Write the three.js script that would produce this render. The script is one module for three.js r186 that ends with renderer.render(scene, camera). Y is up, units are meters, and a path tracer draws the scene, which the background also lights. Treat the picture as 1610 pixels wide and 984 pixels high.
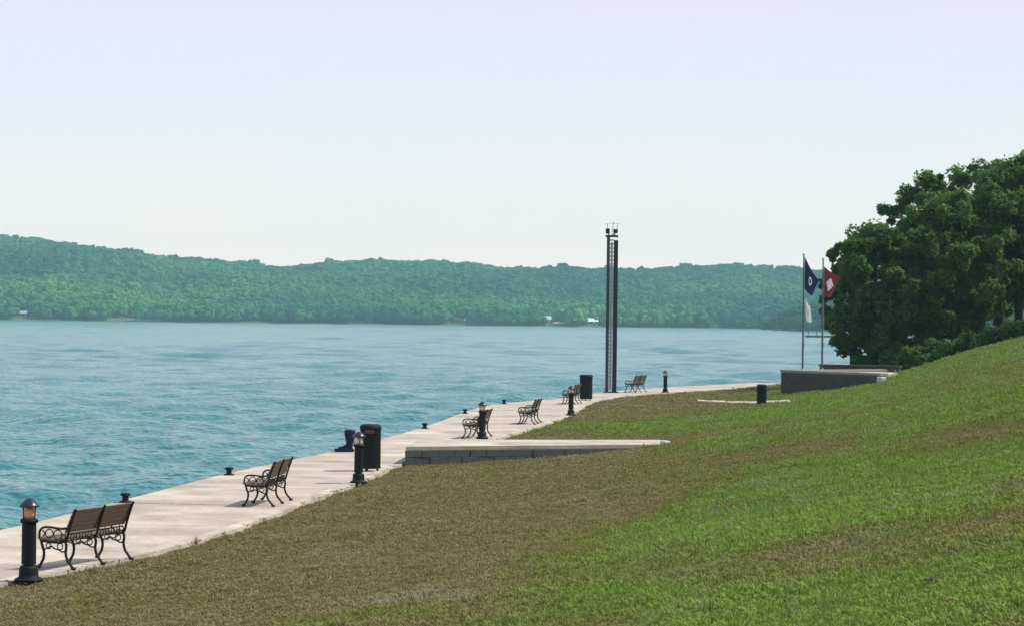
import * as THREE from 'three';
import { mergeGeometries } from 'three/addons/utils/BufferGeometryUtils.js';
import { ImprovedNoise } from 'three/addons/math/ImprovedNoise.js';
import { RoundedBoxGeometry } from 'three/addons/geometries/RoundedBoxGeometry.js';

// ---------------------------------------------------------------- camera, sky, sun, exposure
const scene = new THREE.Scene();
const F = 3500, EYE = 3.6, WATER = -1.0;                       // focal length in photo pixels, eye height over the promenade
const camera = new THREE.PerspectiveCamera(2 * Math.atan(492 / F) * 180 / Math.PI, 1610 / 984, 0.5, 6000);
camera.rotation.order = 'YXZ';
camera.position.set(0, EYE, 0);
camera.rotation.set(Math.atan(10 / F), 0, 0.0113);
camera.updateMatrixWorld();

const skyStops = [   // elevation in degrees, linear colour
  [-90, .30, .36, .34], [-2, .60, .66, .66], [0, 1.26, 1.0, .86], [1.6, 1.14, .975, .875], [3.2, .95, .905, .89], [5.5, .785, .845, .905],
  [8.5, .795, .76, .885], [14, .64, .72, .90], [25, .50, .655, .87], [45, .37, .53, .74], [90, .28, .43, .64]];
function skyAt(el) {
  let i = 0; while (i < skyStops.length - 2 && el > skyStops[i + 1][0]) i++;
  const a = skyStops[i], b = skyStops[i + 1]; let t = Math.min(1, Math.max(0, (el - a[0]) / (b[0] - a[0])));
  return [1, 2, 3].map(k => a[k] + (b[k] - a[k]) * t);
}
{
  const w = 512, h = 2048, data = new Float32Array(w * h * 4), n = new ImprovedNoise();
  for (let j = 0; j < h; j++) {
    const el = ((j + .5) / h - .5) * 180;
    for (let i = 0; i < w; i++) {
      const a = i / w * Math.PI * 2, v = el > 0 ? n.noise(Math.cos(a) * 2.2, el * .22, Math.sin(a) * 2.2) * .022 + n.noise(Math.cos(a) * 9, el * .55 + a, Math.sin(a) * 9) * .012 : 0;   // very thin high haze
      const c = skyAt(el + v * 40);
      const k = (j * w + i) * 4;
      data[k] = c[0] * (1 + v); data[k + 1] = c[1] * (1 + v * .6); data[k + 2] = c[2] * (1 + v * .5); data[k + 3] = 1;
    }
  }
  const sky = new THREE.DataTexture(data, w, h, THREE.RGBAFormat, THREE.FloatType);
  sky.mapping = THREE.EquirectangularReflectionMapping; sky.magFilter = sky.minFilter = THREE.LinearFilter; sky.needsUpdate = true;
  scene.background = sky; scene.environment = sky;
}
const sunAz = 11 * Math.PI / 180, sunEl = 51 * Math.PI / 180;
const sunDir = new THREE.Vector3(Math.cos(sunAz) * Math.cos(sunEl), Math.sin(sunEl), -Math.sin(sunAz) * Math.cos(sunEl));
const sun = new THREE.DirectionalLight(new THREE.Color(1, .955, .88), 4.8);
sun.position.copy(sunDir).multiplyScalar(150).add(new THREE.Vector3(0, 0, -70));
sun.target.position.set(0, 0, -70); scene.add(sun, sun.target);
sun.castShadow = true; sun.shadow.mapSize.set(4096, 4096); sun.shadow.radius = 1;
Object.assign(sun.shadow.camera, { left: -90, right: 90, top: 90, bottom: -90, near: 1, far: 400 });
const renderer = new THREE.WebGLRenderer({ antialias: true });
renderer.toneMapping = THREE.LinearToneMapping; renderer.toneMappingExposure = 1.08;
renderer.shadowMap.enabled = true;
scene.fog = new THREE.FogExp2(new THREE.Color().setRGB(.50, .90, .95), 0.0002);

// ---------------------------------------------------------------- helpers
let seedv = 7;
const rnd = () => { seedv = (seedv * 1664525 + 1013904223) >>> 0; return seedv / 4294967296; };
const seed = s => { seedv = s >>> 0; for (let i = 0; i < 4; i++) rnd(); };
const rr = (a, b) => a + (b - a) * rnd();
const per = new ImprovedNoise();
const N = (x, y, z = 0) => per.noise(x, y, z);
const fbm = (x, y, o = 4, z = 0) => { let s = 0, a = .5, f = 1; for (let i = 0; i < o; i++) { s += a * N(x * f + i * 17.3, y * f - i * 9.1, z + i * 3.7); a *= .5; f *= 2.03; } return s; };
const lerp = (a, b, t) => a + (b - a) * t;
const clamp = (x, a = 0, b = 1) => Math.min(b, Math.max(a, x));
const sm = (a, b, x) => { const t = clamp((x - a) / (b - a)); return t * t * (3 - 2 * t); };
const V = (x, y, z) => new THREE.Vector3(x, y, z);
const C = (r, g, b) => new THREE.Color().setRGB(r, g, b);
function ray(px, py) { return V((px - 805) / F, -(py - 492) / F, -1).applyEuler(camera.rotation); }
function atHeight(px, py, h = 0) { const d = ray(px, py); return V(0, EYE, 0).addScaledVector(d, (h - EYE) / d.y); }
function atDepth(px, py, z) { const d = ray(px, py); return V(0, EYE, 0).addScaledVector(d, z / -d.z); }
const used = {};
function numbered(n) { const k = used[n] = (used[n] ?? -1) + 1; return k ? n + '_' + String(k).padStart(3, '0') : n; }
function shadow(o) { o.traverse(c => { if (c.isMesh) { c.castShadow = true; c.receiveShadow = true; } }); return o; }
function tag(o, label, category, group, kind) {
  if (label) o.userData.label = label; if (category) o.userData.category = category;
  if (group) o.userData.group = group; if (kind) o.userData.kind = kind; return o;
}
function thing(name, label, category, p, turn = 0, group) {
  const g = new THREE.Group(); g.name = numbered(name); g.position.copy(p); g.rotation.y = turn;
  scene.add(g); return tag(g, label, category, group);
}
function part(name, geos, mat, parent) {
  const list = Array.isArray(geos) ? geos : [geos];
  const g = list.length === 1 ? list[0] : mergeGeometries(list.map(x => { const y = x.index ? x.toNonIndexed() : x; for (const k of Object.keys(y.attributes)) if (!['position', 'normal', 'uv'].includes(k)) y.deleteAttribute(k); return y; }));
  const m = new THREE.Mesh(g, mat); m.name = name; m.castShadow = m.receiveShadow = true; parent.add(m); return m;
}
function copyOf(src, p, turn, label) {
  const c = src.clone(); c.userData = { ...src.userData }; c.name = numbered(src.name.replace(/_\d{3}$/, '')); c.position.copy(p); c.rotation.y = turn;
  if (label) c.userData.label = label; scene.add(c); return c;
}
function box(w, h, d, x = 0, y = 0, z = 0, r = 0) { const g = r ? new RoundedBoxGeometry(w, h, d, 2, r) : new THREE.BoxGeometry(w, h, d); g.translate(x, y, z); return g; }
function cyl(r0, r1, h, x = 0, y = 0, z = 0, n = 20) { const g = new THREE.CylinderGeometry(r1, r0, h, n); g.translate(x, y + h / 2, z); return g; }
function tube(pts, r, n = 24, rad = 7) { return new THREE.TubeGeometry(new THREE.CatmullRomCurve3(pts.map(p => V(...p)), false, 'catmullrom', .5), n, r, rad, false); }
function bar(a, b, r, n = 8, r1 = r) {
  const d = V().subVectors(b, a), g = new THREE.CylinderGeometry(r1, r, d.length(), n); g.translate(0, d.length() / 2, 0);
  g.applyQuaternion(new THREE.Quaternion().setFromUnitVectors(V(0, 1, 0), d.normalize())); g.translate(a.x, a.y, a.z); return g;
}
function lathe(pts, n = 28) { return new THREE.LatheGeometry(pts.map(p => new THREE.Vector2(...p)), n); }
// tileable noise texture: sums of periodic value noise; fn maps (noise at several scales) to rgb 0..1
function noiseTex(size, seedn, fn, srgb = true, cells = [4, 9, 22, 60, 140]) {
  seed(seedn);
  const lat = cells.map(c => { const a = new Float32Array(c * c); for (let i = 0; i < a.length; i++) a[i] = rnd(); return a; });
  const at = (k, u, v) => { const c = cells[k], x = u * c, y = v * c, i = Math.floor(x), j = Math.floor(y), fx = sm(0, 1, x - i), fy = sm(0, 1, y - j), L = lat[k]; const g = (p, q) => L[(q % c) * c + p % c]; return lerp(lerp(g(i, j), g(i + 1, j), fx), lerp(g(i, j + 1), g(i + 1, j + 1), fx), fy); };
  const d = new Uint8Array(size * size * 4);
  for (let j = 0; j < size; j++) for (let i = 0; i < size; i++) {
    const u = i / size, v = j / size, n = cells.map((_, k) => at(k, u, v)), c = fn(n, u, v), o = (j * size + i) * 4;
    d[o] = clamp(c[0]) * 255; d[o + 1] = clamp(c[1]) * 255; d[o + 2] = clamp(c[2]) * 255; d[o + 3] = 255;
  }
  const t = new THREE.DataTexture(d, size, size); t.wrapS = t.wrapT = THREE.RepeatWrapping; t.magFilter = THREE.LinearFilter; t.minFilter = THREE.LinearFilter;
  if (srgb) t.colorSpace = THREE.SRGBColorSpace; t.needsUpdate = true; return t;
}
const std = (c, roughness = .8, o = {}) => new THREE.MeshStandardMaterial({ color: c, roughness, ...o });

// ---------------------------------------------------------------- materials
const speckle = noiseTex(512, 11, n => { const v = .80 + .10 * (n[1] - .5) + .10 * (n[2] - .5) + .16 * (n[3] - .5) + .18 * (n[4] - .5); return [v, v, v]; });
const stains = noiseTex(512, 12, n => { const v = .86 + .16 * (n[0] - .5) + .14 * (n[1] - .5) + .08 * (n[2] - .5) + .08 * (n[4] - .5) - (n[2] > .78 ? .05 : 0); return [v, v * (.985 + .03 * n[0]), v * (.96 + .05 * n[1])]; });
const bumpy = noiseTex(512, 13, n => { const v = .3 * n[2] + .35 * n[3] + .35 * n[4]; return [v, v, v]; }, false);
const M = {
  concrete: [0, 1, 2].map(i => std(C(.595 + .02 * i, .475 + .012 * i, .378 + .008 * i), .9, { map: stains, bumpMap: bumpy, bumpScale: .004 })),
  edging: std(C(.63, .52, .41), .9, { map: stains }),
  slab: std(C(.63, .515, .405), .9, { map: stains, bumpMap: bumpy, bumpScale: .004 }),
  quay: std(C(.42, .40, .36), .95, { map: stains, bumpMap: bumpy, bumpScale: .01 }),
  mortar: std(C(.15, .15, .14), 1),
  shadedBlock: [.97, 1, 1.03].map(k => std(C(.185 * k, .192 * k, .18 * k), .95, { map: speckle, bumpMap: bumpy, bumpScale: .02 })),  // platform side: its shade is put into this darker block colour
  brownBlock: [.9, 1, 1.1].map(k => std(C(.145 * k, .108 * k, .096 * k), .95, { map: speckle, bumpMap: bumpy, bumpScale: .02 })),
  whiteBlock: std(C(.80, .78, .73), .85, { map: speckle }),
  wallStone: std(C(.17, .125, .11), .95, { map: speckle, bumpMap: bumpy, bumpScale: .03 }),
  wallCap: std(C(.42, .37, .31), .9, { map: speckle }),
  black: new THREE.MeshPhysicalMaterial({ color: C(.012, .011, .015), roughness: .6, specularIntensity: .28 }),
  iron: new THREE.MeshPhysicalMaterial({ color: C(.022, .019, .018), roughness: .6, specularIntensity: .28 }),
  wood: std(C(.205, .132, .072), .75, { map: speckle }),
  binDark: new THREE.MeshPhysicalMaterial({ color: C(.014, .015, .016), roughness: .65, specularIntensity: .28 }),
  binInner: std(C(.01, .01, .012), .8),
  redPlate: std(C(.16, .03, .03), .6),
  navy: new THREE.MeshPhysicalMaterial({ color: C(.012, .018, .04), roughness: .45, specularIntensity: .28 }),
  glass: new THREE.MeshPhysicalMaterial({ color: C(1, .9, .8), roughness: .35, transmission: .92, thickness: 0, specularIntensity: .5 }),
  lampCore: std(C(.92, .36, .20), .5),
  lampPale: std(C(.86, .74, .68), .5),
  capTop: std(C(.02, .02, .024), .3),
  steelDark: std(C(.016, .018, .02), .5, { metalness: .3 }),
  steelGrey: std(C(.045, .05, .055), .5, { metalness: .3 }),
  steelPale: std(C(.42, .44, .45), .4, { metalness: .3 }),
  pole: std(C(.09, .12, .11), .45, { metalness: .3 }),
  bark: std(C(.04, .034, .024), 1, { bumpMap: bumpy, bumpScale: .03 }),
  soil: std(C(.05, .035, .025), 1),
};

// ---------------------------------------------------------------- lawn relief
const curveOf = pts => new THREE.CatmullRomCurve3(pts.map(p => V(p[0], 0, p[1])), false, 'centripetal');
const grassPts = [[-15.5, 9], [-13.2, -2], [-10.3, -15], [-6.85, -29.4], [-5.55, -33.2], [-4.72, -37], [-4.1, -42], [-3.45, -47.3], [-2.9, -52.5], [-2.45, -56.5], [-.2, -68], [2.1, -83], [3.9, -99.6], [5.7, -106.9], [7.75, -111.4], [11.6, -119.5], [16, -131], [24, -143], [42, -157], [85, -172]];
const waterPts = [[-19.6, 8], [-17.2, -4], [-14, -18], [-10.6, -29.5], [-8.5, -37], [-7.55, -43.2], [-6.5, -51], [-4.6, -61], [-2.85, -74.3], [-1.3, -90.5], [-.1, -96.3], [2.2, -102], [4.25, -110.6], [7.7, -119.5], [12, -128], [16.2, -136]];
const grassCurve = curveOf(grassPts), waterCurve = curveOf(waterPts);
const gs = grassCurve.getSpacedPoints(320);
function edgeDist(x, z) {   // signed distance from the edge of the lawn, positive up the slope
  let best = 1e9, bi = 0;
  for (let i = 0; i < gs.length - 1; i++) { const a = gs[i], b = gs[i + 1], ex = b.x - a.x, ez = b.z - a.z; const t = clamp(((x - a.x) * ex + (z - a.z) * ez) / (ex * ex + ez * ez)); const dx = x - a.x - ex * t, dz = z - a.z - ez * t, q = dx * dx + dz * dz; if (q < best) { best = q; bi = i; } }
  const a = gs[bi], b = gs[bi + 1];
  const s = (b.x - a.x) * (z - a.z) - (b.z - a.z) * (x - a.x);
  return Math.sqrt(best) * (s >= 0 ? 1 : -1);
}
function relief(d, x, z) {
  if (d < 0) return -.035 + d * .45;
  const k = lerp(1, lerp(.60, .92, sm(9, 17, d)), sm(-62, -104, z));
  const q = Math.min(d, 16);
  let h = .022 * q + .0087 * q * q;
  if (d > 16) { const e = d - 16; h += .307 * e * Math.exp(-e / 26); }
  h *= k;
  return -.035 + h + (.05 * fbm(x * .22, z * .22, 3) + .02 * fbm(x * 1.1, z * 1.1, 2)) * sm(0, 2.5, d);
}
const LX0 = -18, LX1 = 78, LZ0 = 9, LZ1 = -185, LS = .4;
const lnx = Math.round((LX1 - LX0) / LS), lnz = Math.round((LZ0 - LZ1) / LS);
const LD = new Float32Array((lnx + 1) * (lnz + 1)), LH = new Float32Array((lnx + 1) * (lnz + 1));
for (let j = 0; j <= lnz; j++) for (let i = 0; i <= lnx; i++) { const x = LX0 + i * LS, z = LZ0 - j * LS, k = j * (lnx + 1) + i; LD[k] = edgeDist(x, z); LH[k] = relief(LD[k], x, z); }
function grid(A, x, z) { const u = clamp((x - LX0) / LS, 0, lnx - .001), v = clamp((LZ0 - z) / LS, 0, lnz - .001), i = Math.floor(u), j = Math.floor(v), fu = u - i, fv = v - j, w = lnx + 1, k = j * w + i; return lerp(lerp(A[k], A[k + 1], fu), lerp(A[k + w], A[k + w + 1], fu), fv); }
const lawnH = (x, z) => grid(LH, x, z), lawnD = (x, z) => grid(LD, x, z);
function onLawn(px, py) { const d = ray(px, py); let t = 4; for (; t < 190; t += .05) { const x = d.x * t, y = EYE + d.y * t, z = d.z * t; if (y <= lawnH(x, z)) return V(x, lawnH(x, z), z); } return V(d.x * t, 0, d.z * t); }

// growth of the grass: 0 dry brown, 1 lush green; patches lie where the photograph shows them
const patches = [   // photo pixel of the middle, radius across (m), radius along the view (m), change
  [1130, 800, 1.5, 5, .5], [1040, 855, 1.2, 4, .4], [1440, 745, 1.9, 8, .55], [1330, 800, 1.5, 6, .45], [1120, 690, 1.6, 4, .15], [930, 672, 3, 6, .5], [1180, 655, 4, 7, .6], [1500, 640, 3.5, 10, .4], [1400, 600, 4, 10, .35],
  [1480, 940, 1.0, 2.5, .6], [1150, 960, .9, 2.2, .35], [960, 940, .7, 2, .3], [1585, 760, .5, 2.5, -.35], [1040, 692, 1.8, 3, -.4], [1240, 708, 1.6, 3, -.3], [1010, 640, 3, 5, -.25], [1500, 690, 1.4, 4, -.3], [1000, 790, .8, 3, -.35], [700, 800, 3.6, 9, -.4], [400, 930, 3, 6, -.3], [1480, 585, 3, 6, -.3], [1240, 880, .9, 3, -.15], [1560, 560, 4, 8, .25]
].map(([px, py, a, b, w]) => { const p = onLawn(px, py); return [p.x, p.z, a, b, w]; });
function lush(x, z, d) {
  let g = .10 + .40 * sm(2.5, 9.5, d) + .14 * sm(-50, -85, z) * sm(2, 7, d) + .62 * fbm(x * .30 + 5, z * .22, 3) + .62 * 1.25 * fbm(x * .85, z * .45 + 9, 4);
  for (const [a, b, ra, rb, w] of patches) { const u = (x - a) / ra, v = (z - b) / rb, q = u * u + v * v; if (q < 6) g += 1.35 * w * Math.exp(-q * .9); }
  return clamp(g);
}
const dryC = [.205, .164, .066], midC = [.178, .172, .040], greenC = [.168, .250, .032], strawC = [.30, .265, .16], rustC = [.21, .12, .06];
const straw = (x, z) => clamp(3.2 * (fbm(x * .55 + 30, z * .30, 4) - .10));
const rust = (x, z) => clamp(3 * (fbm(x * .5 - 12, z * .28 + 4, 3) - .20));
function grassColor(g, c, j = 1) {
  const t = g < .5 ? g * 2 : g * 2 - 1, a = g < .5 ? dryC : midC, b = g < .5 ? midC : greenC;
  return c.setRGB(lerp(a[0], b[0], t) * j, lerp(a[1], b[1], t) * j, lerp(a[2], b[2], t) * j);
}
{
  const pos = [], col = [], uv = [], idx = [], w = lnx + 1, c = new THREE.Color(), tint = new THREE.Color();
  for (let j = 0; j <= lnz; j++) for (let i = 0; i <= lnx; i++) {
    const x = LX0 + i * LS, z = LZ0 - j * LS, k = j * w + i;
    pos.push(x, LH[k], z); uv.push(x / 2.3, z / 2.3);
    grassColor(lush(x, z, LD[k]), c, 1.12 + .35 * fbm(x * 2.2, z * 2.2, 2)); c.lerp(tint.setRGB(...strawC), .45 * straw(x, z)).lerp(tint.setRGB(...rustC), .4 * rust(x, z)); col.push(c.r, c.g, c.b);
  }
  for (let j = 0; j < lnz; j++) for (let i = 0; i < lnx; i++) { const k = j * w + i; if (Math.max(LD[k], LD[k + 1], LD[k + w], LD[k + w + 1]) < -4) continue; idx.push(k, k + 1, k + w, k + 1, k + w + 1, k + w); }
  const g = new THREE.BufferGeometry(); g.setAttribute('position', new THREE.Float32BufferAttribute(pos, 3)); g.setAttribute('color', new THREE.Float32BufferAttribute(col, 3)); g.setAttribute('uv', new THREE.Float32BufferAttribute(uv, 2)); g.setIndex(idx); g.computeVertexNormals();
  const thatch = noiseTex(1024, 21, n => { const v = .84 + .10 * (n[1] - .5) + .14 * (n[2] - .5) + .30 * (n[3] - .5) + .42 * (n[4] - .5); return [v * 1.02, v, v * .95]; }, true, [4, 9, 22, 90, 240]);
  const m = new THREE.Mesh(g, new THREE.MeshPhysicalMaterial({ vertexColors: true, map: thatch, roughness: 1, specularIntensity: .2, bumpMap: thatch, bumpScale: .03 }));
  m.name = 'lawn'; m.userData.kind = 'structure'; m.receiveShadow = m.castShadow = true; scene.add(m);
}

// ---------------------------------------------------------------- lake
{
  seed(31);
  const waves = [];
  for (let i = 0; i < 46; i++) {
    const L = .42 * Math.pow(1.115, i), dir = -.55 + (rnd() - .5) * 2.0;             // the wind blows obliquely off the hills
    const steep = L < 1 ? .062 : L < 5 ? .08 : L < 14 ? .042 : .014;
    waves.push({ L, k: 2 * Math.PI / L, cx: Math.sin(dir), cz: Math.cos(dir), a: steep * L / (2 * Math.PI), p: rnd() * 6.283 });
  }
  const rows = 1080, cols = 430, r0 = 26, r1 = 1720, A0 = -18.5 * Math.PI / 180, A1 = 18.5 * Math.PI / 180;
  const pos = new Float32Array((rows + 1) * (cols + 1) * 3), uv = new Float32Array((rows + 1) * (cols + 1) * 2), idx = [];
  let k = 0, q = 0;
  for (let j = 0; j <= rows; j++) {
    const r = r0 * Math.pow(r1 / r0, j / rows), dr = r * Math.log(r1 / r0) / rows, da = r * (A1 - A0) / cols;
    const live = waves.filter(w => w.L > 2.4 * Math.min(dr, da));
    for (let i = 0; i <= cols; i++) {
      const a = lerp(A0, A1, i / cols), x = r * Math.sin(a), z = -r * Math.cos(a); let y = 0;
      const gust = .8 + .9 * fbm(x * .018 + 3, z * .006, 3);
      const inner = sm(0, 12, i) * sm(0, 12, cols - i) * sm(0, 8, j) * sm(0, 5, rows - j);
      for (const w of live) { const fit = sm(2.4, 5, w.L / Math.max(dr, da * .7)); if (fit <= 0) continue; const s = Math.sin(w.k * (x * w.cx + z * w.cz) + w.p); y += w.a * fit * (s * .8 + .35 * (s * s - .5)); }
      pos[k++] = x; pos[k++] = WATER + y * gust * inner; pos[k++] = z; uv[q++] = x / 6.3; uv[q++] = z / 6.3;
    }
  }
  for (let j = 0; j < rows; j++) for (let i = 0; i < cols; i++) { const a = j * (cols + 1) + i; idx.push(a, a + 1, a + cols + 1, a + 1, a + cols + 2, a + cols + 1); }
  const main = new THREE.BufferGeometry(); main.setAttribute('position', new THREE.BufferAttribute(pos, 3)); main.setAttribute('uv', new THREE.BufferAttribute(uv, 2)); main.setIndex(idx); main.computeVertexNormals();
  // the rest of the lake around the part in view
  const op = [], ou = [], oi = [], on = []; const ring = [];
  for (let i = 0; i <= 60; i++) ring.push(lerp(A1, A0 + Math.PI * 2, i / 60));
  for (const a of ring) for (const r of [r0, 300, r1]) { const x = r * Math.sin(a), z = -r * Math.cos(a); op.push(x, WATER, z); ou.push(x / 6.3, z / 6.3); on.push(0, 1, 0); }
  for (let i = 0; i < 60; i++) for (let s = 0; s < 2; s++) { const a = i * 3 + s; oi.push(a, a + 3, a + 1, a + 3, a + 4, a + 1); }
  const rest = new THREE.BufferGeometry(); rest.setAttribute('position', new THREE.Float32BufferAttribute(op, 3)); rest.setAttribute('normal', new THREE.Float32BufferAttribute(on, 3)); rest.setAttribute('uv', new THREE.Float32BufferAttribute(ou, 2)); rest.setIndex(oi);
  // ripples too fine for the mesh, tileable
  seed(33); const S = 1024, hts = new Float32Array(S * S), rp = [];
  for (let i = 0; i < 60; i++) { const L = 10 + Math.floor(40 * Math.pow(rnd(), 1.4)), dir = -.55 + (rnd() - .5) * 2.3; rp.push([Math.round(L * Math.sin(dir)), Math.round(L * Math.cos(dir)), rnd() * 6.283, 1 / L]); }
  let lo = 1e9, hi = -1e9;
  for (let j = 0; j < S; j++) for (let i = 0; i < S; i++) { let h = 0; for (const [a, b, p, m] of rp) h += m * Math.sin(6.28318 * (a * i + b * j) / S + p); hts[j * S + i] = h; lo = Math.min(lo, h); hi = Math.max(hi, h); }
  const bd = new Uint8Array(S * S * 4); for (let i = 0; i < S * S; i++) { const v = (hts[i] - lo) / (hi - lo) * 255; bd[i * 4] = bd[i * 4 + 1] = bd[i * 4 + 2] = v; bd[i * 4 + 3] = 255; }
  const ripple = new THREE.DataTexture(bd, S, S); ripple.wrapS = ripple.wrapT = THREE.RepeatWrapping; ripple.magFilter = ripple.minFilter = THREE.LinearFilter; ripple.needsUpdate = true;
  const mat = new THREE.MeshPhysicalMaterial({ color: C(.040, .172, .174), roughness: .13, ior: 1.333, specularIntensity: .85, bumpMap: ripple, bumpScale: .14 });
  const m = new THREE.Mesh(mergeGeometries([main, rest]), mat); m.name = 'lake_water'; m.userData.kind = 'structure'; m.receiveShadow = true; scene.add(m);
}

const strip = (A, B, C_, D, y0, y1, us) => {   // prism on a quad A B (one end) D C_ (other end)
    const P = [A, B, C_, D], pos = [], uv = [];
    const quad = (a, b, c, d) => { for (const p of [a, b, c, a, c, d]) { pos.push(p.x, p.y, p.z); uv.push(p.x / us + p.y / us, p.z / us + p.y * .3 / us); } };
    const top = P.map(p => V(p.x, y1, p.z)), bot = P.map(p => V(p.x, y0, p.z));
    quad(top[0], top[1], top[2], top[3]); for (let i = 0; i < 4; i++) { const k = (i + 1) % 4; quad(top[i], bot[i], bot[k], top[k]); }
    const g = new THREE.BufferGeometry(); g.setAttribute('position', new THREE.Float32BufferAttribute(pos, 3)); g.setAttribute('uv', new THREE.Float32BufferAttribute(uv, 2)); g.computeVertexNormals(); return g;
  };
// a face of split stone blocks in running bond: from (0,0) along +x, proud of the plane z = 0
const blockShapes = {};
function blockFace(parent, L, y0, y1, bw, bh, mats, place = o => o) {
  const rows = Math.max(1, Math.round((y1 - y0) / bh)), h = (y1 - y0) / rows;
  for (let j = 0; j < rows; j++) for (let x = j % 2 ? -bw / 2 : 0; x < L - .01; x += bw) {
    const a = Math.max(0, x), w = Math.min(L, x + bw) - a - .007; if (w < .04) continue;
    const key = w.toFixed(3) + h.toFixed(3), g = blockShapes[key] ??= new RoundedBoxGeometry(w, h - .007, .11, 1, .006);
    const m = part('block', g, mats[Math.floor(rnd() * 3)], parent); m.position.set(a + w / 2 + .006, y0 + h * (j + .5), -.055 + rr(0, .014)); place(m);
  }
}
// ---------------------------------------------------------------- promenade: concrete slabs between the lawn and the water
{
  const root = new THREE.Group(); root.name = 'promenade'; root.userData.kind = 'structure'; scene.add(root);
  const n = 66, wp = waterCurve.getPoints(900), gp = grassCurve.getPoints(1400);
  // matched stations along both edges
  const gl = grassCurve.getSpacedPoints(1200).filter(p => p.z > -131.5), st = [];
  for (let i = 0; i <= n; i++) { const g = gl[Math.round(i / n * (gl.length - 1))]; st.push(g.clone()); }
  const wl = waterCurve.getSpacedPoints(1200), wst = st.map((g, i) => wl[Math.round(i / n * (wl.length - 1))].clone());
  // let the seaward stations follow the nearest point so that the joints stay square
  for (let i = 0; i <= n; i++) { let b = 1e9, w; const t = grassCurve.getTangent(0); const a = st[Math.max(0, i - 1)], c = st[Math.min(n, i + 1)], tx = c.x - a.x, tz = c.z - a.z, L = Math.hypot(tx, tz); for (const p of wl) { const q = Math.abs((p.x - st[i].x) * tx / L + (p.z - st[i].z) * tz / L) + .02 * p.distanceTo(st[i]); if (q < b && p.distanceTo(st[i]) < 9) { b = q; w = p; } } if (w) wst[i] = w.clone(); }
  seed(41);
  for (let i = 0; i < n; i++) {
    const g0 = st[i], g1 = st[i + 1], w0 = wst[i], w1 = wst[i + 1], gap = .007 / g0.distanceTo(g1);
    const mix = (a, b, t) => V(lerp(a.x, b.x, t), 0, lerp(a.z, b.z, t));
    const a = mix(g0, g1, gap), b = mix(g0, g1, 1 - gap), c = mix(w0, w1, 1 - gap), d = mix(w0, w1, gap), e = .26 / g0.distanceTo(w0);
    const y = rr(-.003, .003);
    part('slab', strip(mix(a, d, e + .003), mix(b, c, e + .003), c, d, -.2, y, 5.7), M.concrete[Math.floor(rnd() * 3)], root);
    part('edging', strip(a, b, mix(b, c, e), mix(a, d, e), -.2, y + .012, 3.1), M.edging, root);
  }
  // sea wall under the slabs
  const geos = []; for (let i = 0; i < n; i++) { const s = (p, o, t) => p.clone().lerp(o, t); geos.push(strip(s(st[i], wst[i], .05), s(st[i + 1], wst[i + 1], .05), s(wst[i + 1], st[i + 1], .012), s(wst[i], st[i], .012), -2.6, -.204, 4)); }
  part('quay_wall', geos, M.quay, root);
}

// ---------------------------------------------------------------- hills across the lake
const ridgePx = [[-500, 352], [-200, 356], [0, 367], [60, 372], [150, 385], [240, 398], [330, 404], [390, 410], [430, 418], [460, 420], [520, 411], [580, 407], [680, 408], [730, 413], [790, 419], [880, 419], [960, 420], [1040, 421], [1090, 418], [1170, 417], [1230, 424], [1280, 430], [1340, 436], [1500, 446], [1800, 440], [2200, 430]];
const ridgeAz = ridgePx.map(([x, y]) => { const d = ray(x, y); return [Math.atan2(d.x, -d.z), d.y / Math.hypot(d.x, d.z)]; });
function ridgeTan(az) { let i = 0; while (i < ridgeAz.length - 2 && az > ridgeAz[i + 1][0]) i++; const a = ridgeAz[i], b = ridgeAz[i + 1]; return lerp(a[1], b[1], clamp((az - a[0]) / (b[0] - a[0]))); }
const SHORE = 1545;
const shoreR = az => SHORE + 14 * N(az * 40, 3.1) + 7 * N(az * 130, 8.2);
const ridgeR = az => SHORE + 640 + 160 * N(az * 7, 5.5);
function hillH(az, r) {   // height of the ground over the lake
  const s = shoreR(az), t = (r - s) / (ridgeR(az) - s), top = ridgeTan(az) * ridgeR(az) + EYE - WATER - 12.5;
  if (t <= 0) return t * 20;
  let h = top * (t < 1 ? lerp(sm(-.15, 1.05, t) - sm(-.15, 1.05, 0), t, .45) / (lerp(sm(-.15, 1.05, 1) - sm(-.15, 1.05, 0), 1, .45)) : 1 - .25 * (t - 1));
  const x = r * Math.sin(az), z = -r * Math.cos(az), m = Math.sin(Math.PI * clamp(t)) ;
  h += m * (24 * N(x * .006, z * .004, 2) + 9 * N(x * .017, z * .012, 6));
  return Math.max(h, Math.min(1.2, t * 30));
}
{
  const A0 = -.42, A1 = .42, nc = 260, nr = 70, pos = [], idx = [];
  for (let j = 0; j <= nr; j++) for (let i = 0; i <= nc; i++) { const az = lerp(A0, A1, i / nc), s = shoreR(az), r = s - 6 + (j / nr) * 1000; pos.push(r * Math.sin(az), WATER + hillH(az, r), -r * Math.cos(az)); }
  for (let j = 0; j < nr; j++) for (let i = 0; i < nc; i++) { const a = j * (nc + 1) + i; idx.push(a, a + 1, a + nc + 1, a + 1, a + nc + 2, a + nc + 1); }
  const g = new THREE.BufferGeometry(); g.setAttribute('position', new THREE.Float32BufferAttribute(pos, 3)); g.setIndex(idx); g.computeVertexNormals();
  const m = new THREE.Mesh(g, std(C(.075, .10, .035), 1)); m.name = 'hills'; m.userData.kind = 'structure'; m.receiveShadow = m.castShadow = true; scene.add(m);
}
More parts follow.
